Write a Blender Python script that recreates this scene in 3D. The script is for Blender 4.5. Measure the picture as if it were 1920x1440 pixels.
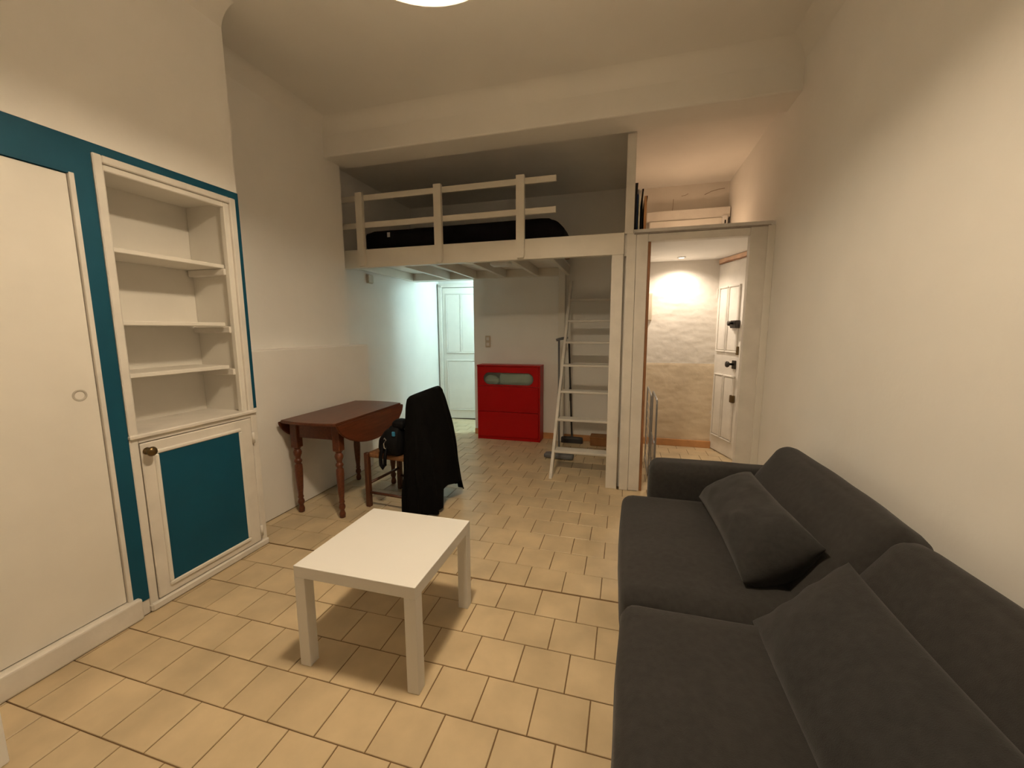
import bpy, bmesh, math, random
from mathutils import Vector, Matrix, noise
random.seed(7)
PI = math.pi
S = bpy.context.scene
COL = S.collection
for o in list(bpy.data.objects):
    bpy.data.objects.remove(o)

# ------------------------------------------------------------------ camera
F_PX, PITCH, ROLL, YAW = 755.985, 0.1333596, -0.0037915, 0.2722959
def cam_axes():
    F = Vector((-math.sin(YAW), math.cos(YAW), 0)); R = Vector((math.cos(YAW), math.sin(YAW), 0)); U = Vector((0, 0, 1))
    F2 = math.cos(PITCH)*F - math.sin(PITCH)*U; U2 = math.cos(PITCH)*U + math.sin(PITCH)*F
    R2 = math.cos(ROLL)*R + math.sin(ROLL)*U2; U3 = math.cos(ROLL)*U2 - math.sin(ROLL)*R
    return R2, U3, F2
cd = bpy.data.cameras.new('camera'); cam = bpy.data.objects.new('camera', cd); COL.objects.link(cam)
cd.sensor_width = 36; cd.sensor_fit = 'HORIZONTAL'; cd.lens = F_PX/1920*36; cd.clip_start = .02
_r, _u, _f = cam_axes()
cam.matrix_world = Matrix(((_r.x, _u.x, -_f.x, 0), (_r.y, _u.y, -_f.y, 0), (_r.z, _u.z, -_f.z, 1.4), (0, 0, 0, 1)))
S.camera = cam

# ------------------------------------------------------------------ world, exposure, lamp levels
w = bpy.data.worlds.new('world'); S.world = w; w.use_nodes = True
w.node_tree.nodes['Background'].inputs[0].default_value = (0.35, 0.42, 0.6, 1)
w.node_tree.nodes['Background'].inputs[1].default_value = 0.02
S.view_settings.view_transform = 'Standard'; S.view_settings.look = 'None'
S.view_settings.exposure = 0.08; S.view_settings.gamma = 1.0; S.view_settings.use_curve_mapping = False
PENDANT = ((1.0, 0.80, 0.55), 232.0)      # warm bulb in the room's pendant lamp
PASSAGE = ((0.66, 1.0, 1.04), 108.0)       # cold bulb in the passage behind the loft
SHELF_BULB = ((1.0, 0.66, 0.40), 78.0)    # warm bulb above the corridor
SPOT = ((1.0, 0.84, 0.67), 38.0)          # corridor spotlight, watts

# ------------------------------------------------------------------ materials
MATS = {}
def srgb(r, g, b):
    f = lambda c: (c/255/12.92) if c/255 <= .04045 else ((c/255+.055)/1.055)**2.4
    return (f(r), f(g), f(b))
def mat(name, col, rough=.6, var=.06, vscale=6.0, bump=0.0, bscale=40.0, metal=0.0, spec=.5, wood=None, detail=4.0, sheen=0.0, rnd=0.0, space='Object', bump2=None):
    if name in MATS: return MATS[name]
    m = bpy.data.materials.new(name); m.use_nodes = True; nt = m.node_tree; N = nt.nodes; L = nt.links
    b = N['Principled BSDF']
    b.inputs['Roughness'].default_value = rough; b.inputs['Metallic'].default_value = metal
    b.inputs['Specular IOR Level'].default_value = spec
    if sheen: b.inputs['Sheen Weight'].default_value = sheen
    if space == 'Object':
        tc = N.new('ShaderNodeTexCoord'); vec = tc.outputs['Object']
    else:
        g = N.new('ShaderNodeNewGeometry'); vec = g.outputs['Position']
    if wood:
        mp = N.new('ShaderNodeMapping'); mp.inputs['Scale'].default_value = wood; L.new(vec, mp.inputs[0]); vec2 = mp.outputs[0]
    else: vec2 = vec
    n = N.new('ShaderNodeTexNoise'); n.inputs['Scale'].default_value = vscale; n.inputs['Detail'].default_value = detail
    L.new(vec2, n.inputs['Vector'])
    cr = N.new('ShaderNodeValToRGB'); cr.color_ramp.elements[0].position = .3; cr.color_ramp.elements[1].position = .7
    cr.color_ramp.elements[0].color = (*[c*(1-var) for c in col], 1); cr.color_ramp.elements[1].color = (*[min(1, c*(1+var)) for c in col], 1)
    L.new(n.outputs[0], cr.inputs[0]); out = cr.outputs[0]
    if rnd:
        oi = N.new('ShaderNodeObjectInfo'); hv = N.new('ShaderNodeHueSaturation'); mr = N.new('ShaderNodeMapRange')
        mr.inputs[3].default_value = 1-rnd; mr.inputs[4].default_value = 1+rnd
        L.new(oi.outputs['Random'], mr.inputs[0]); L.new(mr.outputs[0], hv.inputs['Value']); L.new(out, hv.inputs['Color']); out = hv.outputs[0]
    L.new(out, b.inputs['Base Color'])
    if bump:
        n2 = N.new('ShaderNodeTexNoise'); n2.inputs['Scale'].default_value = bscale; n2.inputs['Detail'].default_value = 6
        L.new(vec, n2.inputs['Vector'])
        bp = N.new('ShaderNodeBump'); bp.inputs['Strength'].default_value = bump; bp.inputs['Distance'].default_value = .01
        L.new(n2.outputs[0], bp.inputs['Height']); last = bp
        if bump2:
            n3 = N.new('ShaderNodeTexNoise'); n3.inputs['Scale'].default_value = bump2[1]; L.new(vec, n3.inputs['Vector'])
            b3 = N.new('ShaderNodeBump'); b3.inputs['Strength'].default_value = bump2[0]; b3.inputs['Distance'].default_value = .05
            L.new(n3.outputs[0], b3.inputs['Height']); L.new(bp.outputs[0], b3.inputs['Normal']); last = b3
        L.new(last.outputs[0], b.inputs['Normal'])
    MATS[name] = m; return m
def emit(name, col, strength):
    m = bpy.data.materials.new(name); m.use_nodes = True; nt = m.node_tree; nt.nodes.clear()
    e = nt.nodes.new('ShaderNodeEmission'); o = nt.nodes.new('ShaderNodeOutputMaterial')
    e.inputs[0].default_value = (*col, 1); e.inputs[1].default_value = strength
    nt.links.new(e.outputs[0], o.inputs[0]); return m

WALL = mat('wall_plaster', (.885, .86, .82), .85, .025, 2.5, .10, 28, space='Position', bump2=(.08, 3.0), spec=.2)
ROUGHWALL = mat('rough_plaster', (.76, .71, .64), .8, .05, 3, .35, 16, space='Position', spec=.2)
CREAMWALL = mat('cream_dado_plaster', (.74, .62, .46), .7, .06, 3, .35, 16, space='Position', spec=.25)
CEIL = mat('ceiling_plaster', (.86, .83, .78), .9, .03, 1.5, .06, 18, space='Position', spec=.15)
LOFTWALL = mat('loft_plaster', (.86, .83, .78), .9, .04, 2, .08, 20, space='Position', spec=.15)
GROUT = mat('grout', srgb(118, 92, 62), .9, .12, 14, .2, 90)
TILE = mat('ceramic_tile', (.60, .475, .30), .36, .15, 4.5, .05, 12, rnd=.05, detail=5, space='Position')
WPAINT = mat('white_paint', (.80, .765, .70), .55, .03, 5, .06, 30)
WPAINT_OLD = mat('old_white_paint', (.75, .71, .65), .6, .07, 7, .15, 22)
WOODWHITE = mat('loft_white_paint', (.76, .71, .62), .42, .04, 5, .08, 24)
TEAL = mat('teal_paint', (.004, .072, .125), .6, .06, 5, .06, 40, spec=.25)
LACQ = mat('white_laminate', (.80, .785, .76), .38, .01, 3)
DARKWOOD = mat('dark_wood', srgb(96, 50, 28), .34, .28, 5, .04, 60, wood=(14, 1.2, 14))
CHAIRWOOD = mat('chair_wood', srgb(84, 46, 26), .4, .25, 6, .04, 60, wood=(10, 10, 1.5))
RUSH = mat('rush_seat', srgb(120, 82, 48), .8, .3, 40, .3, 120)
BLACKCLOTH = mat('black_wool', (.0035, .0033, .0033), .95, .2, 20, .2, 150, spec=.1)
BLACKBAG = mat('black_nylon', (.004, .004, .005), .6, .15, 20, .15, 90, spec=.15)
RED = mat('red_lacquer', (.42, .003, .004), .38, .04, 4, spec=.25)
SOFA = mat('charcoal_fabric', (.034, .032, .031), .95, .14, 45, .25, 420, spec=.15, sheen=.12)
SOFA2 = mat('charcoal_pillow_fabric', (.031, .030, .030), .95, .14, 45, .25, 420, spec=.15, sheen=.12)
MATT = mat('dark_bedding', (.010, .009, .011), .95, .2, 12, .15, 60, spec=.1)
BROWNWOOD = mat('brown_wood', srgb(140, 84, 44), .5, .2, 8, .05, 40, wood=(2, 10, 10))
JAMBWOOD = mat('jamb_wood', srgb(150, 104, 68), .5, .2, 8, .05, 40, wood=(10, 10, 1.5))
METAL = mat('grey_metal', (.32, .32, .32), .38, .05, 8, metal=.8)
DARKMETAL = mat('dark_metal', (.05, .045, .04), .35, .1, 8, metal=.7)
BRASS = mat('aged_brass', (.16, .11, .05), .3, .2, 15, metal=.9)
GREYPL = mat('grey_plastic', (.16, .16, .17), .5, .06, 8)
DARKPL = mat('dark_plastic', (.04, .04, .045), .5, .06, 8)
CREAMPL = mat('cream_plastic', (.55, .47, .36), .45, .04, 8)
WHITEPL = mat('white_plastic', (.75, .73, .7), .4, .02, 8)
BLUE = mat('blue_cloth', (.03, .22, .40), .7, .2, 30)
STEEL = mat('bright_steel', (.6, .6, .6), .3, .05, 10, metal=.9)
TERRA = mat('terracotta_skirting', srgb(200, 148, 98), .55, .12, 9, .08, 40, space='Position')
TAN = mat('tan_cardboard', srgb(150, 104, 62), .8, .12, 9)
TOWEL = mat('white_towel', (.72, .74, .70), .95, .1, 10, .3, 80)
PINKW = mat('pinkish_board', srgb(224, 188, 160), .7, .14, 12, .25, 30)
BLACKMARK = mat('black_mark', (.02, .018, .016), .8, .1, 10)
def glass():
    m = bpy.data.materials.new('frosted_glass'); m.use_nodes = True; nt = m.node_tree; b = nt.nodes['Principled BSDF']
    b.inputs['Base Color'].default_value = (.34, .38, .35, 1); b.inputs['Roughness'].default_value = .35
    t = nt.nodes.new('ShaderNodeBsdfTransparent'); t.inputs[0].default_value = (.9, .95, .92, 1); x = nt.nodes.new('ShaderNodeMixShader'); x.inputs[0].default_value = .82
    nt.links.new(b.outputs[0], x.inputs[1]); nt.links.new(t.outputs[0], x.inputs[2]); nt.links.new(x.outputs[0], nt.nodes['Material Output'].inputs[0])
    return m
FROST = glass()

# ------------------------------------------------------------------ helpers
def link(o, parent=None):
    COL.objects.link(o)
    if parent is not None: o.parent = parent
    return o
def tag(o, label=None, cat=None, group=None, kind=None):
    if label: o['label'] = label
    if cat: o['category'] = cat
    if group: o['group'] = group
    if kind: o['kind'] = kind
    return o
def empty(name, loc=(0, 0, 0), rz=0, label=None, cat=None, group=None, kind=None):
    o = bpy.data.objects.new(name, None); o.empty_display_size = .1; COL.objects.link(o)
    o.location = loc; o.rotation_euler = (0, 0, rz)
    return tag(o, label, cat, group, kind)
def build(name, bm, m, parent=None, smooth=False, loc=None, rot=None):
    me = bpy.data.meshes.new(name)
    bmesh.ops.recalc_face_normals(bm, faces=bm.faces[:]); bm.to_mesh(me); bm.free()
    if m: me.materials.append(m)
    if smooth:
        for p in me.polygons: p.use_smooth = True
    o = bpy.data.objects.new(name, me); link(o, parent)
    if loc: o.location = loc
    if rot: o.rotation_euler = rot
    return o
def box_into(bm, x0, x1, y0, y1, z0, z1, bev=0.0, seg=1, M=None):
    r = bmesh.ops.create_cube(bm, size=1.0)
    vs = r['verts']
    for v in vs:
        v.co = Vector((x0+(v.co.x+.5)*(x1-x0), y0+(v.co.y+.5)*(y1-y0), z0+(v.co.z+.5)*(z1-z0)))
    if bev > 0:
        es = list({e for v in vs for e in v.link_edges})
        rr = bmesh.ops.bevel(bm, geom=es, offset=bev, segments=seg, affect='EDGES', profile=.5)
        if M is not None:
            for v in {v for f in rr['faces'] for v in f.verts}: v.co = M @ v.co
    elif M is not None:
        for v in vs: v.co = M @ v.co
def box(name, x0, x1, y0, y1, z0, z1, m, parent=None, bev=0.0, seg=1):
    bm = bmesh.new(); box_into(bm, x0, x1, y0, y1, z0, z1, bev, seg); return build(name, bm, m, parent)
def boxes(name, lst, m, parent=None, bev=0.0):
    bm = bmesh.new()
    for b in lst: box_into(bm, *b, bev=bev)
    return build(name, bm, m, parent)
def struct(o): o['kind'] = 'structure'; return o
def lathe_into(bm, prof, c=(0, 0, 0), seg=24, cap=True):
    rings = []
    for r, z in prof:
        rings.append([bm.verts.new((c[0]+r*math.cos(2*PI*i/seg), c[1]+r*math.sin(2*PI*i/seg), c[2]+z)) for i in range(seg)])
    for a, b in zip(rings, rings[1:]):
        for i in range(seg): bm.faces.new((a[i], a[(i+1) % seg], b[(i+1) % seg], b[i]))
    if cap:
        bm.faces.new(rings[0][::-1]); bm.faces.new(rings[-1])
def lathe(name, prof, m, parent=None, c=(0, 0, 0), seg=24, cap=True, rot=None, loc=None):
    bm = bmesh.new(); lathe_into(bm, prof, c, seg, cap); return build(name, bm, m, parent, True, loc, rot)
def tube_into(bm, pts, r, seg=10, closed=False):
    pts = [Vector(p) for p in pts]; rings = []; n = len(pts)
    up = Vector((.13, .27, 1)).normalized()
    for i, p in enumerate(pts):
        a = pts[i-1] if (i > 0 or closed) else p; b = pts[(i+1) % n] if (i < n-1 or closed) else p
        t = (b-a).normalized(); s = t.cross(up)
        if s.length < .1: s = t.cross(Vector((1, 0, 0)))
        s.normalize(); q = s.cross(t)
        rings.append([bm.verts.new(p + r*(math.cos(2*PI*k/seg)*s + math.sin(2*PI*k/seg)*q)) for k in range(seg)])
    for i in range(n if closed else n-1):
        a, b = rings[i], rings[(i+1) % n]
        for k in range(seg): bm.faces.new((a[k], a[(k+1) % seg], b[(k+1) % seg], b[k]))
    if not closed: bm.faces.new(rings[0][::-1]); bm.faces.new(rings[-1])
def tube(name, pts, r, m, parent=None, seg=10, closed=False):
    bm = bmesh.new(); tube_into(bm, pts, r, seg, closed); return build(name, bm, m, parent, True)
def prism_into(bm, poly, axis, a, b):
    """poly of 2-tuples extruded along axis between a and b (axis 'x': poly=(y,z), 'y': (x,z), 'z': (x,y))"""
    def P(u, v, t): return {'x': (t, u, v), 'y': (u, t, v), 'z': (u, v, t)}[axis]
    A = [bm.verts.new(P(u, v, a)) for u, v in poly]; B = [bm.verts.new(P(u, v, b)) for u, v in poly]; n = len(poly)
    bm.faces.new(A[::-1]); bm.faces.new(B)
    for i in range(n): bm.faces.new((A[i], A[(i+1) % n], B[(i+1) % n], B[i]))
def prism(name, poly, axis, a, b, m, parent=None, bev=0.0):
    bm = bmesh.new(); prism_into(bm, poly, axis, a, b)
    if bev:
        bmesh.ops.recalc_face_normals(bm, faces=bm.faces[:])
        bmesh.ops.bevel(bm, geom=[e for e in bm.edges if e.calc_face_angle(0) > .9], offset=bev, segments=2, affect='EDGES')
    return build(name, bm, m, parent)
def soft_box(name, size, r, m, parent=None, puff=(0, 0, 0), n=18, fn=None, loc=None, rot=None, wob=0.0, seed=0):
    """rounded, slightly stuffed box centred on the origin"""
    bm = bmesh.new(); bmesh.ops.create_cube(bm, size=2.0)
    bmesh.ops.subdivide_edges(bm, edges=bm.edges[:], cuts=n, use_grid_fill=True)
    hx, hy, hz = [s/2 for s in size]
    H = (hx, hy, hz)
    for v in bm.verts:
        u = Vector(v.co)
        p = Vector([u[i]*H[i] for i in range(3)])
        q = Vector([max(-H[i]+min(r, H[i]), min(H[i]-min(r, H[i]), p[i])) for i in range(3)])
        d = p-q
        if d.length > 1e-9: p = q + d.normalized()*min(r, max(abs(d.x), abs(d.y), abs(d.z)) if d.length else 0)
        for i in range(3):
            j, k = (i+1) % 3, (i+2) % 3
            p[i] += math.copysign(1, u[i])*abs(u[i])**3*puff[i]*(1-u[j]**2)*(1-u[k]**2)
        if wob:
            nn = noise.noise_vector(p*6+Vector((seed, seed*2.3, 0))); p += nn*wob
        if fn: p = fn(p, u)
        v.co = p
    return build(name, bm, m, parent, True, loc, rot)

# ================================================================== STRUCTURE
floor = struct(box('floor', -3.2, 1.6, -1.8, 6.3, -.15, -.0035, GROUT))
# tiles: running bond, 204 x 199 mm
REG = [(-2.25, 1.05, -1.7, 2.0), (-2.5, 1.05, 2.0, 3.53), (-2.81, -.03, 3.53, 5.05), (-2.81, -1.93, 5.05, 5.15), (-2.81, -.6, 5.15, 5.84), (.14, 1.33, 3.53, 5.12)]
PX, PY, G = .204, .199, .0022
full_bm = bmesh.new()
def tile_geo(bm, x0, x1, y0, y1, ch=.0016):
    lo = [bm.verts.new(p) for p in ((x0, y0, -.006), (x1, y0, -.006), (x1, y1, -.006), (x0, y1, -.006))]
    mi = [bm.verts.new(p) for p in ((x0, y0, -ch), (x1, y0, -ch), (x1, y1, -ch), (x0, y1, -ch))]
    hi = [bm.verts.new(p) for p in ((x0+ch, y0+ch, 0), (x1-ch, y0+ch, 0), (x1-ch, y1-ch, 0), (x0+ch, y1-ch, 0))]
    bm.faces.new(hi)
    for i in range(4):
        j = (i+1) % 4; bm.faces.new((lo[i], lo[j], mi[j], mi[i])); bm.faces.new((mi[i], mi[j], hi[j], hi[i]))
tile_geo(full_bm, -PX/2+G, PX/2-G, -PY/2+G, PY/2-G)
TM = bpy.data.meshes.new('tile'); full_bm.to_mesh(TM); full_bm.free(); TM.materials.append(TILE)
tiles = []
for k in range(-15, 24):
    ya = 1.194+PY*k; yb = ya+PY
    off = -.49 + (PX/2 if k % 2 else 0)
    for i in range(-13, 10):
        xa = off+PX*i; xb = xa+PX
        fr = []
        for (a, b, c, d) in REG:
            p, q, r_, s = max(xa, a), min(xb, b), max(ya, c), min(yb, d)
            if q-p > .012 and s-r_ > .012: fr.append((p, q, r_, s))
        if not fr: continue
        area = sum((q-p)*(s-r_) for p, q, r_, s in fr)
        cx, cy = (xa+xb)/2, (ya+yb)/2
        vis = (.62 < cy < 5.8) and not (cx > .1 and cy < 2.7) and not (cx > -2.9 and cy < 1.0 and cx > -1.9+(1.0-cy)*-2)
        d = math.hypot(cx, cy) + (0 if vis else 100)
        if area > PX*PY*.985: tiles.append((d, None, cx, cy))
        else:
            for f in fr:
                g = (f[0]+(G if f[0] == xa else 0), f[1]-(G if f[1] == xb else 0), f[2]+(G if f[2] == ya else 0), f[3]-(G if f[3] == yb else 0))
                tiles.append((d, g, cx, cy))
tiles.sort(key=lambda t: t[0])
rest = bmesh.new()
for idx, (d, g, cx, cy) in enumerate(tiles):
    if idx < 290:
        if g is None:
            o = bpy.data.objects.new('tile', TM); link(o, floor); o.location = (cx, cy, random.uniform(-.0006, 0))
            o.rotation_euler = (random.uniform(-.002, .002), random.uniform(-.002, .002), random.uniform(-.004, .004))
        else:
            bm = bmesh.new(); tile_geo(bm, *g, ch=.0008); build('tile', bm, TILE, floor)
    else:
        if g is None: tile_geo(rest, cx-PX/2+G, cx+PX/2-G, cy-PY/2+G, cy+PY/2-G)
        else: tile_geo(rest, *g, ch=.0008)
build('tiling', rest, TILE, floor)['kind'] = 'stuff'

struct(box('ceiling', -3.0, 1.4, -1.8, 3.5, 3.2, 3.35, CEIL))
struct(box('ceiling_beam', -2.75, 1.15, 3.22, 3.5, 2.92, 3.25, CEIL, bev=.012, seg=2))
struct(box('ceiling_loft', -3.0, 1.4, 3.5, 5.3, 3.0, 3.2, LOFTWALL))
def cove(name, axis, c, r, a, b, su, m):
    n = 16; pts = [(c[0]+su*(-r+r*math.cos(PI/2-PI/2*i/n)), c[1]-r+r*math.sin(PI/2-PI/2*i/n)) for i in range(n+1)]
    P = lambda p, t: (t, p[0], p[1]) if axis == 'x' else (p[0], t, p[1])
    bm = bmesh.new(); A = [bm.verts.new(P(p, a)) for p in pts]; B = [bm.verts.new(P(p, b)) for p in pts]
    for k in range(n): bm.faces.new((A[k], A[k+1], B[k+1], B[k]))
    return struct(build(name, bm, m, smooth=True))
cove('ceiling_cove', 'y', (1.052, 3.202), .13, -1.8, 3.22, 1, CEIL)
cove('ceiling_cove', 'x', (3.222, 3.202), .13, -2.62, 1.05, 1, CEIL)
cove('ceiling_cove', 'y', (-2.252, 3.202), .13, -1.8, 1.99, -1, CEIL)
cove('ceiling_cove', 'y', (-2.622, 3.202), .13, 1.99, 3.22, -1, CEIL)
struct(boxes('wall_left', [(-2.63, -2.25, -1.8, 1.99, 2.21, 3.25), (-2.63, -2.25, -1.8, .22, 0, 2.21)], WALL))
struct(box('wall_left_back', -2.95, -2.62, -1.8, 3.42, 0, 3.25, WALL))
struct(box('wall_left_wainscot', -2.85, -2.5, 1.99, 3.55, 0, 1.262, WALL, bev=.008, seg=2))
struct(box('wall_left_alcove', -2.95, -2.81, 3.42, 5.95, 0, 3.05, WALL))
struct(boxes('wall_back', [(-1.93, -.02, 5.05, 5.15, 0, 3.05), (-2.81, -1.93, 5.05, 5.15, 2.055, 3.05)], WALL))
struct(box('wall_right', 1.05, 1.35, -1.8, 3.53, 0, 3.25, WALL))
struct(box('wall_right_upper', 1.05, 1.35, 3.53, 5.25, 2.2, 3.05, WALL))
struct(box('wall_front', -3.0, 1.4, -1.95, -1.8, 0, 3.35, WALL))
struct(boxes('wall_partition', [(-.03, .04, 3.56, 5.2, 2.0, 3.05), (-.03, .14, 3.60, 5.2, 0, 2.0)], WALL))
# near pier at the left edge of the view
struct(box('wall_left_pier', -2.3, -1.9, .25, .662, 0, 3.2, WALL, bev=.004))
# corridor shell, heavily trowelled back wall as real relief
bm = bmesh.new(); nx, nz = 90, 190
g = [[None]*(nz+1) for _ in range(nx+1)]
for i in range(nx+1):
    for j in range(nz+1):
        x = .1+1.25*i/nx; z = 3.02*j/nz
        a = noise.fractal(Vector((x*4.5, 2.1, z*7.0)), .8, 2.0, 6)
        b = noise.noise(Vector((x*9, 7, z*22)))
        amp = .0042 if z < 2.2 else .003
        g[i][j] = bm.verts.new((x, 5.12-amp*a-0.0022*b*(1 if z < 2.2 else .3)-(.004 if z < 1.0 else 0), z))
for i in range(nx):
    for j in range(nz): bm.faces.new((g[i][j], g[i+1][j], g[i+1][j+1], g[i][j+1]))
wc = struct(build('wall_corridor', bm, ROUGHWALL, smooth=True)); wc.data.materials.append(CREAMWALL)
for p in wc.data.polygons:
    if p.center.z < 1.0: p.material_index = 1
struct(box('wall_corridor_core', .1, 1.4, 5.16, 5.28, 0, 3.05, WALL))
struct(box('ceiling_corridor', .04, 1.36, 3.58, 5.14, 2.178, 2.21, WALL))
struct(prism('wall_corridor_right', [(1.19, 4.55), (1.33, 4.12), (1.33, 3.5), (1.5, 3.5), (1.5, 5.3), (1.02, 5.3), (1.02, 5.2)], 'z', 0, 2.2, WALL))
# passage behind the dresser wall
struct(boxes('wall_passage', [(-2.95, -2.80, 5.84, 5.98, 0, 2.3), (-2.13, -.5, 5.84, 5.98, 0, 2.3), (-2.80, -2.13, 5.84, 5.98, 2.09, 2.3), (-.6, -.5, 5.15, 5.84, 0, 2.3)], WALL))
struct(box('ceiling_passage', -2.95, -.5, 5.15, 5.98, 2.2, 2.3, WALL))
struct(boxes('wall_passage_core', [(-2.95, -.5, 6.1, 6.2, 0, 2.3)], WALL))
# skirtings
struct(box('baseboard_back', -1.93, -.03, 5.033, 5.05, 0, .075, TERRA, bev=.003))
struct(box('baseboard_corridor', .14, 1.01, 5.09, 5.11, 0, .085, TERRA, bev=.003))
struct(box('baseboard_left', -2.28, -2.228, .22, 1.262, 0, .108, WPAINT_OLD, bev=.012, seg=3))

# ---- closet door and blue surround on the left wall
d1 = empty('door_1', (-2.262, .72, .11), label='flat cream closet door at the left edge with a round finger hole', cat='door', kind='structure')
def at(o, loc):   # keep world placement for parts built in world space
    o.location = Vector(o.location) - Vector(loc); return o
P0 = (-2.262, .72, .11)
at(box('panel', -2.30, -2.262, .22, 1.216, .112, 2.052, WPAINT, d1, .002), P0)
at(lathe('finger_hole', [(.0, -.001), (.017, -.001), (.017, .0), (.022, .0016), (.026, 0)], mat('finger_cup', (.5, .46, .4), .5, .05), d1, loc=(-2.2615, 1.155, 1.126), rot=(0, PI/2, 0), cap=False), P0)
at(box('door_edge_strip', -2.29, -2.249, 1.218, 1.236, .09, 2.06, WPAINT_OLD, d1, .002), P0)
t1 = empty('trim_1', (-2.25, 1.3, 0), label='teal painted boards framing the closet door and the bookcase', cat='trim', kind='structure')
P1 = (-2.25, 1.3, 0)
for b in ((-2.62, -2.252, 1.236, 1.302, .076, 2.055), (-2.62, -2.252, .22, 1.302, 2.055, 2.21), (-2.62, -2.252, 1.302, 2.0, 2.172, 2.21), (-2.62, -2.252, 1.974, 2.0, .915, 2.172)):
    at(box('teal_board', *b, TEAL, t1), P1)
box('lower_filler', -2.62, -2.256, 1.236, 1.302, 0, .076, WPAINT_OLD, t1).location = (2.25, -1.3, 0)

# ---- door_2 in the passage
d2 = empty('door_2', (-2.79, 5.80, 0), .12, label='white panelled door at the end of the cold-lit passage', cat='door', kind='structure')
box('leaf', .06, .66, 0, .04, .012, 2.04, WPAINT, d2, .003)
boxes('door_frame', [(-.0, .055, -.03, .06, 0, 2.09), (.665, .70, -.03, .06, 0, 2.09), (-.0, .70, -.03, .06, 2.045, 2.10)], WPAINT_OLD, d2, .004)
for (a, b, c, d) in ((.13, .335, 1.06, 1.94), (.365, .58, 1.06, 1.94), (.13, .58, .16, .92)):
    bm = bmesh.new(); box_into(bm, a, b, -.008, .01, c, d, .006); build('door_panel', bm, WPAINT, d2)
    boxes('moulding', [(a-.02, b+.02, -.012, .01, c-.02, c), (a-.02, b+.02, -.012, .01, d, d+.02), (a-.02, a, -.012, .01, c, d), (b, b+.02, -.012, .01, c, d)], WPAINT_OLD, d2, .004)
lathe('door_knob', [(.0, 0), (.024, 0), (.024, .004), (.009, .006), (.009, .03), (.022, .038), (.026, .05), (.018, .06), (0, .062)], DARKMETAL, d2, loc=(.615, -.002, 1.045), rot=(PI/2, 0, 0), cap=False)

# ---- entry door_3 at the right of the corridor (runs from (1.0,5.13) to (1.168,4.62))
ang = math.atan2(4.6-5.13, 1.172-1.0)
d3 = empty('door_3', (1.0, 5.13, 0), ang, label='old white panelled entrance door with three locks in the lit corridor', cat='door', kind='structure')
LW = .555      # local x along the door, local y to the wall side (+y is right of travel) 
box('leaf', 0, LW, 0, .04, .01, 2.115, WPAINT_OLD, d3, .003)
for (a, b, c, d) in ((.07, .20, 1.17, 1.84), (.255, .42, 1.17, 1.84), (.07, .20, .20, .88), (.255, .42, .20, .88)):
    bm = bmesh.new(); box_into(bm, a, b, -.012, .01, c, d, .008); build('door_panel', bm, WPAINT_OLD, d3)
    boxes('moulding', [(a-.022, b+.022, -.018, .01, c-.022, c-.004), (a-.022, b+.022, -.018, .01, d+.004, d+.022), (a-.022, a-.004, -.018, .01, c, d), (b+.004, b+.022, -.018, .01, c, d)], WPAINT_OLD, d3, .005)
boxes('door_frame', [(LW+.012, LW+.14, -.03, .06, 0, 2.175)], WPAINT, d3, .01)
boxes('over_door_board', [(-.005, LW+.012, -.012, .05, 2.125, 2.175)], PINKW, d3, .006)
tube('cable', [(.03, -.018, 2.118), (.2, -.02, 2.126), (.40, -.02, 2.116), (LW, -.02, 2.122)], .006, JAMBWOOD, d3, 6)
lk = boxes('rim_lock', [(.36, .46, -.05, 0, 1.41, 1.49), (.33, .36, -.04, 0, 1.425, 1.445)], DARKMETAL, d3, .004)
lathe('lock_knob', [(0, 0), (.012, 0), (.012, .03), (.026, .034), (.026, .042), (0, .044)], DARKMETAL, lk, loc=(.40, -.05, 1.46), rot=(PI/2, 0, 0), cap=False)
boxes('escutcheon', [(.43, .47, -.012, 0, 1.13, 1.22)], BRASS, d3, .004)
k3 = boxes('handle_plate', [(.38, .44, -.016, 0, .98, 1.07)], DARKMETAL, d3, .004)
lathe('door_knob', [(.0, 0), (.012, 0), (.012, .045), (.03, .05), (.034, .062), (.03, .07), (0, .072)], DARKMETAL, k3, loc=(.40, -.014, 1.03), rot=(PI/2, 0, 0), cap=False)
boxes('lower_lock', [(.40, .46, -.03, 0, .62, .70)], BRASS, d3, .005)
for zz in (.35, 1.75): boxes('hinge', [(-.006, .012, -.014, .0, zz, zz+.1)], WPAINT_OLD, d3, .003)

# ---- corridor doorway: post, casing, jambs, lintel
t2 = empty('trim_2', (.1, 3.53, 0), label='old white wooden doorway between the room and the corridor', cat='doorway', kind='structure')
P2 = (.1, 3.53, 0)
for nm, b, m in (('post', (-.03, .04, 3.53, 3.60, 2.17, 2.93), WPAINT_OLD), ('casing_board', (-.012, .062, 3.53, 3.60, 0, 2.17), WPAINT_OLD), ('casing_board', (.064, .155, 3.535, 3.60, 0, 2.17), WPAINT_OLD),
                 ('jamb_edge', (.155, .178, 3.545, 3.60, 0, 2.10), JAMBWOOD), ('jamb', (.887, 1.05, 3.53, 3.60, 0, 2.17), WPAINT_OLD), ('casing_board', (1.0, 1.05, 3.518, 3.53, 0, 2.165), WPAINT),
                 ('lintel', (.155, .887, 3.53, 3.60, 2.10, 2.158), WPAINT_OLD), ('ledge', (.045, 1.02, 3.522, 3.60, 2.159, 2.172), mat('grey_ledge', (.33, .29, .25), .7, .2, 20)), ):
    at(box(nm, *b, m, t2, .004, 2), P2)

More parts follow.
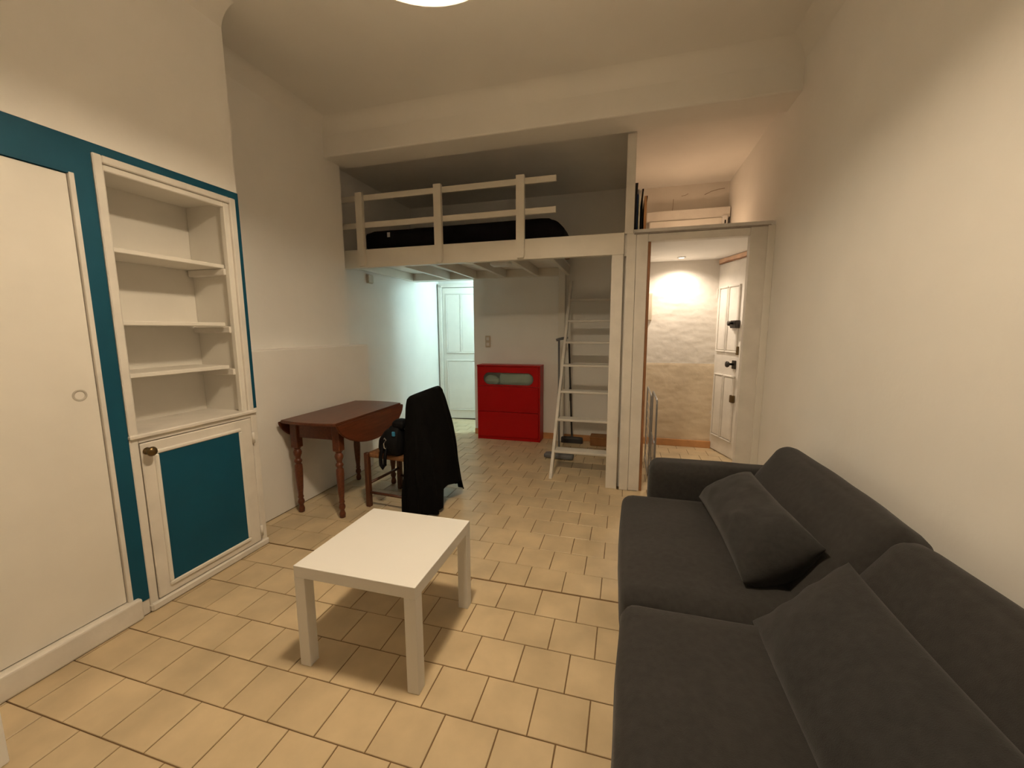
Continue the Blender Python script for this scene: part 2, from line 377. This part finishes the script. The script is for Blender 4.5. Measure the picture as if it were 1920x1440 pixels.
# ================================================================== LAMPS
LX, LY, RIM = -.645, 1.25, 2.595
pl = empty('pendant_lamp', (LX, LY, RIM), label='wide white dome pendant lamp glowing at the top of the picture', cat='lamp')
bm = bmesh.new()
outer = [(.30*math.cos(t)**.8 if t < PI/2-.01 else .03, .23*math.sin(t)) for t in [i*PI/2/14 for i in range(14)]]+[(.035, .235)]
inner = [(max(r-.006, .03), max(z-.004, 0)) for r, z in outer]
lathe_into(bm, inner[::-1]+outer[:], seg=48, cap=False)
def shade_mat():
    m = bpy.data.materials.new('shade_paper'); m.use_nodes = True; nt = m.node_tree; nt.nodes.clear()
    a = nt.nodes.new('ShaderNodeBsdfDiffuse'); b = nt.nodes.new('ShaderNodeBsdfTranslucent'); x = nt.nodes.new('ShaderNodeMixShader'); o = nt.nodes.new('ShaderNodeOutputMaterial')
    a.inputs[0].default_value = b.inputs[0].default_value = (.93, .90, .86, 1); x.inputs[0].default_value = .80
    nt.links.new(a.outputs[0], x.inputs[1]); nt.links.new(b.outputs[0], x.inputs[2]); nt.links.new(x.outputs[0], o.inputs[0]); return m
build('shade', bm, shade_mat(), pl, True)
lathe('bulb', [(.0, .045), (.05, .048), (.09, .057), (.115, .071), (.12, .081), (.10, .093), (.05, .115), (.03, .17), (.03, .18)], emit('bulb_glow', *PENDANT), pl, seg=20, cap=False)
lathe('socket', [(.03, .175), (.034, .18), (.034, .25), (.02, .27), (.008, .275)], WHITEPL, pl, seg=16)
tube('cord', [(0, 0, .27), (0, 0, 3.2-RIM)], .005, WHITEPL, pl, 8)
lathe('ceiling_rose', [(.05, 3.2-RIM), (.05, 3.19-RIM), (.03, 3.165-RIM), (.01, 3.15-RIM)], WHITEPL, pl)

sp = empty('recessed_spotlight', (.565, 4.87, 2.178), label='small bright recessed spotlight in the corridor ceiling', cat='spotlight')
lathe('trim_ring', [(.03, 0), (.045, 0), (.045, -.006), (.036, -.012), (.03, -.008)], STEEL, sp, cap=False)
lathe('lens', [(0, -.004), (.03, -.005)], emit('spot_glow', SPOT[0], 40), sp, cap=False)
sl = bpy.data.lights.new('spot_beam', 'SPOT'); sl.energy = SPOT[1]; sl.color = SPOT[0]; sl.spot_size = 2.6; sl.spot_blend = .8; sl.shadow_soft_size = .025
so = bpy.data.objects.new('spot_beam', sl); link(so, sp); so.location = (0, 0, -.02)

pb = empty('passage_bulb', (-1.45, 5.45, 2.2), label='cold white ceiling globe lamp in the hidden passage', cat='lamp')
lathe('globe', [(0, -.2), (.05, -.19), (.085, -.15), (.095, -.11), (.085, -.07), (.05, -.035), (.04, -.03)], emit('cold_glow', *PASSAGE), pb, cap=False)
lathe('fitting', [(.042, -.035), (.05, -.03), (.05, -.005), (.06, 0)], WHITEPL, pb)
sb = empty('shelf_bulb', (.62, 4.55, 2.21), label='small warm bulb lamp lying hidden on the ledge above the corridor', cat='lamp')
lathe('socket', [(.03, 0), (.03, .01), (.016, .014), (.016, .03)], WHITEPL, sb)
lathe('bulb', [(.012, .03), (.02, .04), (.03, .06), (.03, .075), (.02, .09), (0, .097)], emit('shelf_glow', *SHELF_BULB), sb, cap=False)

# ================================================================== BUILT-IN BOOKCASE
bc = empty('built_in_bookcase', (-2.25, 1.64, 0), label='white built-in bookcase with open shelves above a teal-panelled cupboard', cat='bookcase')
PB = (-2.25, 1.64, 0)
def bp_(nm, b, m=WPAINT_OLD, bev=.003, parent=bc): return at(box(nm, *b, m, parent, bev), PB) if parent is bc else box(nm, *b, m, parent, bev)
Y0, Y1, ZT = 1.345, 1.915, 2.125
bp_('back_panel', (-2.61, -2.58, 1.31, 1.97, .02, 2.16), WPAINT)
bp_('side_panel', (-2.58, -2.262, 1.305, 1.33, .02, 2.16), WPAINT)
bp_('side_panel', (-2.58, -2.262, 1.93, 1.97, .02, 2.16), WPAINT)
bp_('top_panel', (-2.58, -2.29, 1.33, 1.93, 2.135, 2.16), WPAINT)
# face frame: flat band + inner bead
for b in ((-2.275, -2.243, 1.303, 1.338, .905, 2.17), (-2.275, -2.243, 1.938, 1.974, .905, 2.17), (-2.275, -2.243, 1.338, 1.938, 2.137, 2.17)):
    bp_('face_frame', b, WPAINT_OLD, .004)
for b in ((-2.29, -2.256, 1.338, 1.348, .905, 2.137), (-2.29, -2.256, 1.905, 1.938, .905, 2.137), (-2.29, -2.256, 1.348, 1.905, 2.108, 2.137)):
    bp_('frame_bead', b, WPAINT, .004)
for z in (1.788, 1.45, 1.195):
    bp_('shelf', (-2.58, -2.30, 1.33, 1.885 if z < 1.5 else 1.93, z-.022, z), WPAINT, .003)
    bp_('shelf_cleat', (-2.57, -2.285, 1.895, 1.932, z-.062, z-.023), WPAINT_OLD, .004)
    bp_('shelf_cleat', (-2.57, -2.32, 1.33, 1.345, z-.055, z-.023), WPAINT_OLD, .004)
bp_('counter', (-2.58, -2.232, 1.30, 1.985, .885, .908), WPAINT_OLD, .006)
bp_('cupboard_frame', (-2.28, -2.248, 1.302, 1.338, .0, .885), WPAINT_OLD)
bp_('cupboard_frame', (-2.28, -2.248, 1.95, 1.992, .0, .885), WPAINT_OLD)
bp_('cupboard_frame', (-2.28, -2.248, 1.338, 1.95, .862, .885), WPAINT_OLD)
bp_('plinth', (-2.28, -2.236, 1.30, 1.998, 0, .042), WPAINT_OLD, .008)
bp_('corner_pilaster', (-2.55, -2.262, 1.955, 1.99, 0, .885), WPAINT)
dr = at(empty('cupboard_door', (-2.25, 1.64, .45)), PB); dr.parent = bc; dr.location = (0, 0, 0)
# door parts: local coordinates relative to (-2.25,1.64,0)
cupdoor = box('cupboard_door', -.02, .006, -.298, .306, .046, .858, WPAINT_OLD, bc, .004)
bpy.data.objects.remove(dr)
for b in ((-.005, .016, -.245, .23, .792, .812), (-.005, .016, -.245, .23, .085, .108), (-.005, .016, -.245, -.226, .108, .792), (-.005, .016, .212, .232, .108, .792)):
    box('moulding', *b, WPAINT, cupdoor, .005)
box('teal_panel', 0, .010, -.226, .212, .108, .792, TEAL, cupdoor, .001)
lathe('knob', [(0, 0), (.016, 0), (.018, .004), (.008, .008), (.008, .022), (.02, .03), (.024, .04), (.018, .05), (0, .053)], BRASS, cupdoor, loc=(.006, -.276, .819), rot=(0, PI/2, 0), cap=False)
for z in (.08, .70): lathe('hinge', [(.0, 0), (.008, 0), (.008, .07), (.0, .07)], WPAINT_OLD, cupdoor, loc=(.012, .306, z))

# wall outlet beside the cupboard and boxes on walls
ol = empty('wall_outlet', (-2.5, 2.12, .2), label='small white socket low on the wall beside the cupboard', cat='socket')
box('plate', 0, .012, -.035, .035, -.035, .035, WPAINT, ol, .004); lathe('socket_well', [(0, .0125), (.018, .0125), (.022, .016), (.022, .012)], WHITEPL, ol, rot=(0, PI/2, 0), cap=False)
jb = empty('junction_box', (-2.81, 4.07, 1.975), label='small beige junction box high on the alcove wall', cat='socket')
box('cover', 0, .03, -.045, .045, -.045, .045, CREAMPL, jb, .006); box('base', 0, .012, -.05, .05, -.05, .05, CREAMPL, jb, .003)
sw = empty('light_switch', (-1.735, 5.05, 1.25), label='cream double light switch above the red dresser', cat='switch')
box('plate', -.036, .036, -.010, 0, -.075, .075, CREAMPL, sw, .004)
for z in (-.036, .036): box('rocker', -.02, .02, -.016, -.008, z-.02, z+.02, WHITEPL, sw, .003)
ib = empty('wall_box', (.245, 5.1, 1.66), label='narrow pale box on the corridor wall beside the wooden jamb', cat='box')
box('case', -.05, .05, -.05, .03, -.16, .16, CREAMPL, ib, .006); box('lid', -.044, .044, -.056, -.05, -.15, .15, CREAMPL, ib, .002)

# ================================================================== COFFEE TABLE
ct = empty('coffee_table', (-1.0, 1.513, 0), label='low square white laminate coffee table in the middle of the floor', cat='table')
hx = .277; top0, top1 = .40, .45
box('tabletop', -hx, hx, -hx, hx, top0, top1, LACQ, ct, .0015)
for sx in (-1, 1):
    for sy in (-1, 1):
        x0, x1 = sorted((sx*hx, sx*(hx-.05))); y0, y1 = sorted((sy*hx, sy*(hx-.05)))
        box('leg', x0, x1, y0, y1, 0, top0, LACQ, ct, .0015)
box('underside_block', -.03, .03, -.22, -.17, .388, top0, WHITEPL, ct, .002)

# ================================================================== DROP-LEAF TABLE
dt = empty('drop_leaf_table', (-2.2, 2.79, 0), label='dark brown drop-leaf table with turned legs against the left wall', cat='table')
def arc(xe, half, bow, n=10):   # near and far bowed ends
    pts = []
    for i in range(n+1):
        t = -1+2*i/n; pts.append((t*xe, -half-bow*(1-t*t)))
    for i in range(n+1):
        t = 1-2*i/n; pts.append((t*xe, half+bow*(1-t*t)))
    return pts
prism('tabletop', arc(.243, .435, .035), 'z', .722, .744, DARKWOOD, dt, .005)
def leaf(sx):
    pts = []
    n = 20
    for i in range(n+1):
        t = PI*i/n; pts.append((-.445*math.cos(t), -.205*math.sin(t)**1.15))
    bm = bmesh.new(); prism_into(bm, pts, 'x', -.009, .009)
    bmesh.ops.recalc_face_normals(bm, faces=bm.faces[:])
    bmesh.ops.bevel(bm, geom=[e for e in bm.edges if e.calc_face_angle(0) > .9], offset=.005, segments=2, affect='EDGES')
    return build('drop_leaf', bm, DARKWOOD, dt, False, (sx*.252, 0, .731), (0, -sx*.10 if sx > 0 else .03, 0))
leaf(1); leaf(-1)
for sx in (-1, 1): box('apron', sx*.182-.012, sx*.182+.012, -.33, .33, .60, .722, DARKWOOD, dt, .003)
for sy in (-1, 1): box('apron', -.16, .16, sy*.352-.012, sy*.352+.012, .60, .722, DARKWOOD, dt, .003)
prof = [(.014, 0), (.021, .004), (.023, .03), (.017, .05), (.015, .06), (.021, .07), (.025, .085), (.021, .10), (.016, .11), (.019, .118), (.022, .124), (.018, .132), (.018, .15), (.023, .20), (.027, .28), (.029, .34), (.027, .38), (.019, .392), (.024, .40), (.029, .412), (.024, .424), (.018, .43), (.021, .446), (.029, .465), (.031, .482), (.024, .50), (.019, .506), (.026, .514), (.027, .52)]
for sx in (-1, 1):
    for sy in (-1, 1):
        lg = empty('leg', (sx*.187, sy*.352, 0)); lg.parent = dt
        bm = bmesh.new(); lathe_into(bm, prof, seg=20)
        box_into(bm, -.03, .03, -.03, .03, .52, .722, .004)
        me = build('leg', bm, DARKWOOD, dt, False, (sx*.187, sy*.352, 0))
        for p in me.data.polygons: p.use_smooth = len(p.vertices) == 4 and p.center.z < .518
        bpy.data.objects.remove(lg)

# ================================================================== CHAIR + COAT + BAG
ch = empty('wooden_chair', (-1.72, 2.84, 0), -.10, label='dark wooden chair with a rush seat under a draped black coat', cat='chair')
# local: -x front, +x back, y across
for sy in (-1, 1): box('leg', -.215, -.175, sy*.2-.02, sy*.2+.02, 0, .445, CHAIRWOOD, ch, .006)
for sy in (-1, 1):
    bm = bmesh.new(); prism_into(bm, [(.165, 0), (.200, 0), (.205, .44), (.255, .90), (.225, .90), (.170, .44)], 'y', sy*.19-.018, sy*.19+.018)
    build('back_leg', bm, CHAIRWOOD, ch)
soft_box('seat', (.40, .40, .045), .018, RUSH, ch, (0, 0, .006), 8, loc=(-.005, 0, .425))
for sy in (-1, 1): tube('stretcher', [(-.195, sy*.2, .12), (.185, sy*.19, .12)], .011, CHAIRWOOD, ch, 10)
tube('stretcher', [(-.195, -.2, .19), (-.195, .2, .19)], .012, CHAIRWOOD, ch, 10)
tube('stretcher', [(.185, -.19, .19), (.185, .19, .19)], .012, CHAIRWOOD, ch, 10)
for z in (.58, .70, .83):
    x = .19+(z-.44)*.10
    bm = bmesh.new(); prism_into(bm, [(x, z-.03), (x+.018, z-.03), (x+.02, z+.03), (x+.002, z+.03)], 'y', -.18, .18); build('back_slat', bm, CHAIRWOOD, ch)

def coat_mesh():
    bm = bmesh.new(); NR, NA = 26, 72
    # z, near-y, far-y, x centre, half thickness
    lev = [(.935, 2.615, 3.045, -1.49, .014), (.927, 2.59, 3.065, -1.49, .036), (.905, 2.572, 3.08, -1.49, .055), (.85, 2.563, 3.09, -1.485, .072), (.72, 2.565, 3.11, -1.475, .090), (.55, 2.555, 3.13, -1.462, .105), (.35, 2.545, 3.15, -1.45, .115), (.18, 2.535, 3.16, -1.44, .125), (.02, 2.53, 3.17, -1.43, .13)]
    rings = []
    for i in range(NR+1):
        z = .935-(.935-.02)*(i/NR)**1.35 if i else .935
        for a, b in zip(lev, lev[1:]):
            if b[0] <= z <= a[0]+1e-6:
                t = (a[0]-z)/(a[0]-b[0]); L = [a[k]+(b[k]-a[k])*t for k in range(5)]; break
        _, yn, yf, xc, ht = L
        ring = []
        for k in range(NA):
            th = 2*PI*k/NA; c, s = math.cos(th), math.sin(th)
            e = .55
            yy = (yn+yf)/2 + (yf-yn)/2*math.copysign(abs(c)**e, c)
            xx = xc + ht*math.copysign(abs(s)**.8, s)
            drop = (.935-z)/.9
            fold = .024*drop*math.sin(9*th+1.3*math.sin(2*th)+2.5*drop) + .012*drop*math.sin(17*th+3)
            xx += fold*s*1.2; yy += fold*c*.7
            xx += -.10*drop*max(0, .35-(yy-yn)/(yf-yn))   # near lower front swings towards the seat
            # irregular hem
            f = (yy-yn)/(yf-yn)
            hem = .03 if f < .36 else (.15+.02*math.sin(f*40) if f < .80 else .055)
            if s < 0: hem = max(hem, .10) if f > .36 else hem
            zz = max(z, hem)
            zz += (.014*(f-.6)-.012*math.exp(-((f-.45)/.12)**2))*max(0, 1-drop*4)
            if i > 2: xx += .012*noise.noise(Vector((yy*8, z*5, s)))
            ring.append(bm.verts.new((xx, yy, zz)))
        rings.append(ring)
    for a, b in zip(rings, rings[1:]):
        for k in range(NA): bm.faces.new((a[k], a[(k+1) % NA], b[(k+1) % NA], b[k]))
    bm.faces.new(rings[0])
    return bm
coat = build('black_coat', coat_mesh(), BLACKCLOTH, None, True)
tag(coat, 'long black coat draped over the back of the wooden chair', 'coat')

bg = empty('shoulder_bag', (-1.70, 2.68, .45), label='small black bag with a steel clip lying on the chair seat', cat='bag')
def bagfn(p, u):
    p.x = p.x*(1-.42*max(0, u.z))+.02*max(0, u.z); p.y *= 1-.25*max(0, u.z); return p
soft_box('body', (.20, .15, .22), .05, BLACKBAG, bg, (.01, .01, .01), 12, bagfn, loc=(0, .0, .11), rot=(0, .10, 0), wob=.012, seed=4)
soft_box('flap', (.10, .11, .06), .025, BLACKBAG, bg, (0, 0, .01), 8, loc=(.06, .01, .235), wob=.008, seed=2)
bm = bmesh.new()
for i, (px, py, pz) in enumerate([(-.055, -.075, .10), (-.065, -.10, .03), (-.068, -.115, -.03), (-.062, -.118, -.085)]): pass
tube('strap', [(-.02, -.06, .15), (-.045, -.09, .08), (-.055, -.105, .0), (-.05, -.11, -.06), (-.035, -.11, -.085), (-.02, -.105, -.06), (-.02, -.10, .0), (-.01, -.08, .08)], .014, BLACKBAG, bg, 8)
tube('clip', [(-.035, -.083, .13), (-.022, -.092, .145), (-.01, -.09, .13), (-.022, -.09, .115), (-.03, -.093, .10), (-.026, -.095, .07), (-.012, -.096, .066)], .0045, STEEL, bg, 6)
box('blue_tag', .035, .06, -.085, -.07, .16, .195, BLUE, bg, .004)
bm.free()

# ================================================================== DRESSER
ds = empty('red_dresser', (-1.395, 4.925, 0), label='glossy red chest of drawers with a frosted window in its top drawer', cat='dresser')
W2, D0, D1 = .41, -.115, .10
for sx in (-1, 1): box('side_panel', sx*W2-(.018 if sx > 0 else 0), sx*W2+(.018 if sx < 0 else 0), D0+.004, D1, .0, .945, RED, ds, .0015)
box('top', -W2-.002, W2+.002, D0-.004, D1, .945, .963, RED, ds, .002)
box('back_panel', -W2+.018, W2-.018, D1-.008, D1, .03, .945, WHITEPL, ds)
box('plinth', -W2+.018, W2-.018, D0+.015, D0+.03, 0, .04, RED, ds)
box('drawer_floor', -W2+.02, W2-.02, D0+.02, D1-.01, .69, .70, WHITEPL, ds)
for z0, z1 in ((.042, .365), (.369, .694)):
    dd = box('drawer', -W2+.02, W2-.02, D0, D0+.018, z0, z1, RED, ds, .002)
# top drawer front with a stadium window
z0, z1 = .698, .942; wz0, wz1, wx = .716, .868, .325; r = (wz1-wz0)/2
bm = bmesh.new(); n = 12
stad = [(-wx+r+r*math.cos(PI/2+PI*i/n), (wz0+wz1)/2+r*math.sin(PI/2+PI*i/n)) for i in range(n+1)]+[(wx-r+r*math.cos(-PI/2+PI*i/n), (wz0+wz1)/2+r*math.sin(-PI/2+PI*i/n)) for i in range(n+1)]
def outer_pt(x, z):
    cx, cz = 0, (wz0+wz1)/2; dx, dz = x-cx, z-cz
    s = min(((W2-.02)/abs(dx)) if abs(dx) > 1e-6 else 1e9, ((z1-cz)/dz if dz > 1e-6 else (z0-cz)/dz if dz < -1e-6 else 1e9)); return (cx+dx*s, cz+dz*s)
# ring between the stadium and the rectangle, with corners
ring_i = stad; ring_o = [outer_pt(*p) for p in stad]
corners = [(-W2+.02, z1), (-W2+.02, z0), (W2-.02, z0), (W2-.02, z1)]
for cpt in corners:
    j = min(range(len(ring_o)), key=lambda q: (ring_o[q][0]-cpt[0])**2+(ring_o[q][1]-cpt[1])**2); ring_o[j] = cpt
lay = []
for yv in (D0, D0+.016):
    lay.append(([bm.verts.new((x, yv, z)) for x, z in ring_i], [bm.verts.new((x, yv, z)) for x, z in ring_o]))
N_ = len(ring_i)
for k in range(N_):
    j = (k+1) % N_
    for (I, O) in lay: bm.faces.new((I[k], I[j], O[j], O[k]))
    for q in (0, 1): bm.faces.new((lay[0][q][k], lay[0][q][j], lay[1][q][j], lay[1][q][k]))
tdr = build('window_drawer', bm, RED, ds)
bm = bmesh.new(); prism_into(bm, [(x*1.015, (z-.792)*1.06+.792) for x, z in stad], 'y', D0+.0165, D0+.0205); build('frosted_pane', bm, FROST, tdr)
for i, (x, sz, nm, lb) in enumerate(((.09, (.42, .10, .17), 'towel', 'rolled white linen behind the frosted window of the red dresser, right bundle'), (-.235, (.19, .09, .10), 'towel', 'grey white linen behind the frosted window of the red dresser, left bundle'))):
    t = soft_box(nm, sz, .05, TOWEL, None, (.01, .01, .01), 10, loc=(-1.395+x, 4.925-.03, .70+sz[2]/2+.012), wob=.012, seed=i*3+1)
    tag(t, lb, 'linen', 'linen in the dresser')

# ================================================================== LOFT
lf = empty('loft_platform', (-1.35, 3.53, 0), label='white painted timber loft platform with guard rail across the back of the room', cat='loft')
PL = (-1.35, 3.53, 0)
def lp(nm, b, m=WOODWHITE, bev=.004): return at(box(nm, *b, m, lf, bev, 2), PL)
lp('front_beam', (-2.80, -.032, 3.53, 3.585, 2.01, 2.182))
lp('support_post', (-.128, -.034, 3.535, 3.60, 0, 2.01), WPAINT_OLD)
lp('back_ledger', (-2.80, -.70, 4.99, 5.05, 2.055, 2.15))
for x in (-2.78, -2.24, -1.88, -1.48, -1.07, -.685): lp('joist', (x-.02, x+.02, 3.585, 4.99, 2.05, 2.15))
for i in range(12):
    y = 3.59+i*.1215; lp('deck_board', (-2.80, -.665, y, y+.119, 2.15, 2.172), BROWNWOOD if i == 0 else LOFTWALL, .002)
for xp in (-2.49, -1.672, -.90):
    bm = bmesh.new(); prism_into(bm, [(xp-.036, 2.70), (xp+.036, 2.70), (xp+.036, 2.055), (xp+.028, 2.02), (xp-.028, 2.02), (xp-.036, 2.055)], 'y', 3.495, 3.53)
    at(build('rail_post', bm, WOODWHITE, lf), PL)
for z in (2.632, 2.382): lp('guard_rail', (-2.80, -.597, 3.531, 3.553, z, z+.052))
lp('pilaster', (-.795, -.715, 4.955, 5.05, 0, 2.15), WPAINT)

mt = empty('mattress', (-1.6, 4.15, 2.172), label='dark covered mattress lying on the loft behind the guard rail', cat='mattress')
def mfn(p, u):
    if u.x > 0: p.x += -.10*max(0, u.z)*u.x**8
    return p
soft_box('mattress_body', (2.05, .90, .205), .055, MATT, mt, (0, 0, .015), 20, mfn, loc=(.02, .02, .128), wob=.006)
box('bed_base', -1.0, .98, -.455, .47, 0, .03, BROWNWOOD, mt, .003)
box('care_label', -.73, -.70, -.436, -.432, .155, .20, WHITEPL, mt)

bl = empty('bulkhead_lamp', (-1.275, 4.15, 2.15), label='unlit white oval ceiling fitting between the joists under the loft', cat='lamp')
soft_box('cover', (.22, .13, .075), .035, WHITEPL, bl, n=8, loc=(0, 0, -.055)); box('base', -.09, .09, -.05, .05, -.025, 0, WHITEPL, bl, .004)
# ladder
ld = empty('loft_ladder', (-.38, 3.63, 0), label='white wooden ladder stair leaning up to the loft hatch', cat='ladder')
sl_ = .667
for sx in (-1, 1):
    x = sx*.262
    bm = bmesh.new(); prism_into(bm, [(0, 0), (.085, 0), (.085+sl_*1.98, 1.98), (sl_*1.98, 1.98)], 'x', x-.013, x+.013)
    build('stringer', bm, WPAINT_OLD, ld)
for z in (.235, .51, .77, 1.03, 1.272, 1.508, 1.755):
    y = sl_*z; box('tread', -.249, .249, y-.012, y+.125, z-.024, z, WPAINT_OLD, ld, .004)
# mop, broom, box
def pole_tool(name, label, head, top, m_pole, m_head, hs, rz, cat):
    t = empty(name, head, 0, label, cat)
    v = Vector(top)-Vector(head)
    tube('pole', [(0, 0, .05), v*.5+Vector((0, 0, .02)), v], .011, m_pole, t)
    tube('sleeve', [v*.42, v*.55], .015, m_head, t)
    h = soft_box('head', hs, .018, m_head, t, (0, 0, .004), 6, loc=(0, 0, .028), rot=(0, 0, rz))
    lathe('joint', [(.018, .03), (.02, .05), (.014, .08), (.012, .10)], m_head, t)
    return t, v
t, v = pole_tool('flat_mop', 'grey flat mop with a crutch handle leaning beside the ladder', (-.66, 4.27, 0), (-.735, 4.66, 1.28), GREYPL, GREYPL, (.32, .11, .05), -.08, 'mop')
tube('crutch_handle', [v+Vector((-.03, -.01, .0)), v+Vector((.0, 0, .012)), v+Vector((.09, .05, .03))], .016, GREYPL, t)
pole_tool('broom', 'dark broom standing upright behind the ladder treads', (-.60, 4.92, 0), (-.665, 5.0, 1.25), DARKPL, DARKPL, (.27, .06, .09), 0, 'broom')
tb = empty('tan_box', (-.24, 4.93, 0), label='low tan box on the floor behind the ladder', cat='box')
box('body', -.13, .13, -.09, .09, 0, .10, TAN, tb, .006); box('lid', -.133, .133, -.093, .093, .085, .112, TAN, tb, .006)

# ================================================================== ABOVE THE CORRIDOR
for i, (x, th, y0, y1, h, m, lb) in enumerate(((.050, .018, 3.64, 4.25, .38, BLACKMARK, 'dark framed panel leaning nearest the post above the doorway'), (.078, .012, 3.63, 4.05, .33, WPAINT, 'pale panel standing beside the dark framed panel above the doorway'), (.101, .008, 3.64, 4.15, .33, BLACKMARK, 'thin black strip standing in for the shaded gap behind the pale panel above the doorway'), (.126, .020, 3.63, 4.35, .27, TERRA, 'brown wooden board rightmost of the panels above the doorway'))):  # thin black strip is the shaded gap between boards, put in as solid black
    o = empty('panel_or_gap_strip', (x, (y0+y1)/2, 2.21), label=lb, cat='panel', group='panels stored above the doorway')
    box('board', -th/2, th/2, y0-(y0+y1)/2, y1-(y0+y1)/2, 0, h, m, o, .0015)
    fm = BLACKMARK if m is TERRA else m
    hl = (y1-y0)/2
    boxes('edge_frame', [(th/2-.001, th/2+.005, -hl, hl, h-.015, h), (th/2-.001, th/2+.005, hl-.015, hl, 0, h-.015)], fm, o)
lg_ = empty('ledge_box', (.62, 5.0, 2.21), label='long white boxed-in ledge along the wall above the corridor', cat='ledge')
box('casing', -.40, .34, -.05, .085, 0, .378, WPAINT, lg_, .006); box('upper_board', -.43, .42, -.03, .085, .380, .49, WPAINT_OLD, lg_, .004)
box('end_block', .34, .395, -.06, .085, 0, .395, WHITEPL, lg_, .006); box('dark_slot', .362, .376, -.063, -.058, .31, .345, BLACKMARK, lg_)
# cracks in the plaster, shallow dark fissures
for pts in ([(.47, 2.72), (.475, 2.78), (.478, 2.86)], [(.56, 2.885), (.60, 2.89), (.63, 2.905)], [(.80, 2.88), (.87, 2.91), (.94, 2.925), (1.0, 2.93)]):
    tube('plaster_crack', [(x, 5.118, z) for x, z in pts], .0024, mat('crack_brown', (.34, .23, .15), .9), bpy.data.objects['wall_corridor'], 5)

# drying rack in the corridor
rk = empty('drying_rack', (.27, 4.2, 0), label='grey wire drying rack folded upright beside the corridor wall', cat='rack')
def urect(x, y0, y1, z0, z1, r=.05):
    P = []
    for cy, cz, a0 in ((y1-r, z1-r, 0), (y0+r, z1-r, PI/2), (y0+r, z0+r, PI), (y1-r, z0+r, 1.5*PI)):
        for i in range(5): P.append((x, cy+r*math.cos(a0+PI/2*i/4), cz+r*math.sin(a0+PI/2*i/4)))
    return P
tube('front_frame', urect(.03, -.35, .22, .0+.01, .76), .009, METAL, rk, 8, True)
tube('rear_frame', urect(-.02, -.30, .30, .01, .80), .007, METAL, rk, 8, True)
for i in range(7):
    z = .1+.09*i; tube('wire', [(-.02, -.30, z), (-.02, .30, z)], .003, METAL, rk, 6)
for i in range(4):
    y = -.2+.12*i; tube('wire', [(.03, y, .01), (.03, y, .32)], .003, METAL, rk, 6)
tube('cross_bar', [(.03, -.35, .32), (.03, .22, .32)], .006, METAL, rk, 6)

# ================================================================== SOFA
sf = empty('sofa', (.5, 1.38, 0), label='charcoal fabric two-seat sofa along the right wall', cat='sofa')
PS = Vector((.5, 1.38, 0))
def sofapart(nm, c, size, r, puff, n=16, rot=None, fn=None, wob=.003, seed=0, m=SOFA):
    return soft_box(nm, size, r, m, sf, puff, n, fn, loc=Vector(c)-PS, rot=rot, wob=wob, seed=seed)
sofapart('base', (.52, 1.38, .145), (.86, 2.12, .18), .03, (0, 0, 0))
for i, (y, l) in enumerate(((1.918, .996), (.870, 1.096))):
    sofapart('seat_cushion', (.355, y, .325), (.68, l, .215), .055, (.015, .012, .016), 22, seed=i*5)
sofapart('armrest', (.55, 2.535, .335), (.76, .185, .55), .06, (.005, .008, .008), 18, seed=3)
sofapart('armrest', (.55, .225, .335), (.76, .185, .55), .06, (.005, .008, .008), 18, seed=9)
al = math.atan2(.24, .37)
ux, uz = math.sin(al), math.cos(al)
for i, (y, ln, fw) in enumerate(((1.985, 1.05, 0), (.905, 1.13, -.02))):
    th = .17; hh = .52
    fx, fz = .855+fw, .79                     # front top edge
    cx = fx - ux*hh/2 + uz*th/2; cz = fz - uz*hh/2 - ux*th/2
    def bfn(p, u): 
        return p
    sofapart('back_cushion', (cx, y, cz), (th, ln, hh), .07, (.02, .012, .012), 24, rot=(0, al, 0), seed=11+i)
for x in (.12, .92):
    for y in (.22, 2.54): lathe('leg', [(.02, 0), (.022, .01), (.026, .07)], DARKPL, sf, loc=(x-.5, y-1.38, 0))
def pillow(name, loc, size, rot, label, bend=0.0, seed=0):
    o = empty(name, loc, 0, label, 'pillow', 'loose sofa pillows')
    hx, hy, hz = [s/2 for s in size]
    bm = bmesh.new(); NU, NV = 28, 44; sheets = []
    for sgn in (1, -1):
        sh = []
        for a in range(NU+1):
            row = []
            for c in range(NV+1):
                if sgn < 0 and (a in (0, NU) or c in (0, NV)): row.append(sheets[0][a][c]); continue
                u = math.sin(PI/2*(-1+2*a/NU)); v = math.sin(PI/2*(-1+2*c/NV))
                th = (max(0, 1-abs(u)**2.4)*max(0, 1-abs(v)**3.2))**.5
                x = hx*u*(1-.06*(1-v*v)); y = hy*v*(1-.05*(1-u*u))
                nn = noise.noise(Vector((x*9+seed, y*6, sgn)))+.5*noise.noise(Vector((x*20+seed, y*15, 3)))
                z = sgn*hz*th*(1+.13*nn) + bend*(u*u-.3) + .02*v*v*u
                row.append(bm.verts.new((x, y+.012*noise.noise(Vector((x*14, seed, v*3)))*abs(v)**3, z)))
            sh.append(row)
        sheets.append(sh)
        for a in range(NU):
            for c in range(NV): bm.faces.new((sh[a][c], sh[a+1][c], sh[a+1][c+1], sh[a][c+1]))
    b = build('pillow_body', bm, SOFA2, o, True, None, rot)
    return o
pillow('sofa_pillow', (.575, 1.97, .53), (.30, .80, .28), (0, -.45, .03), 'charcoal pillow lying near the far armrest of the sofa', .03, 3)
pillow('sofa_pillow', (.575, .96, .54), (.36, .94, .15), (0, -.70, 0), 'flat charcoal pillow leaning on the near back cushion of the sofa', .0, 8)
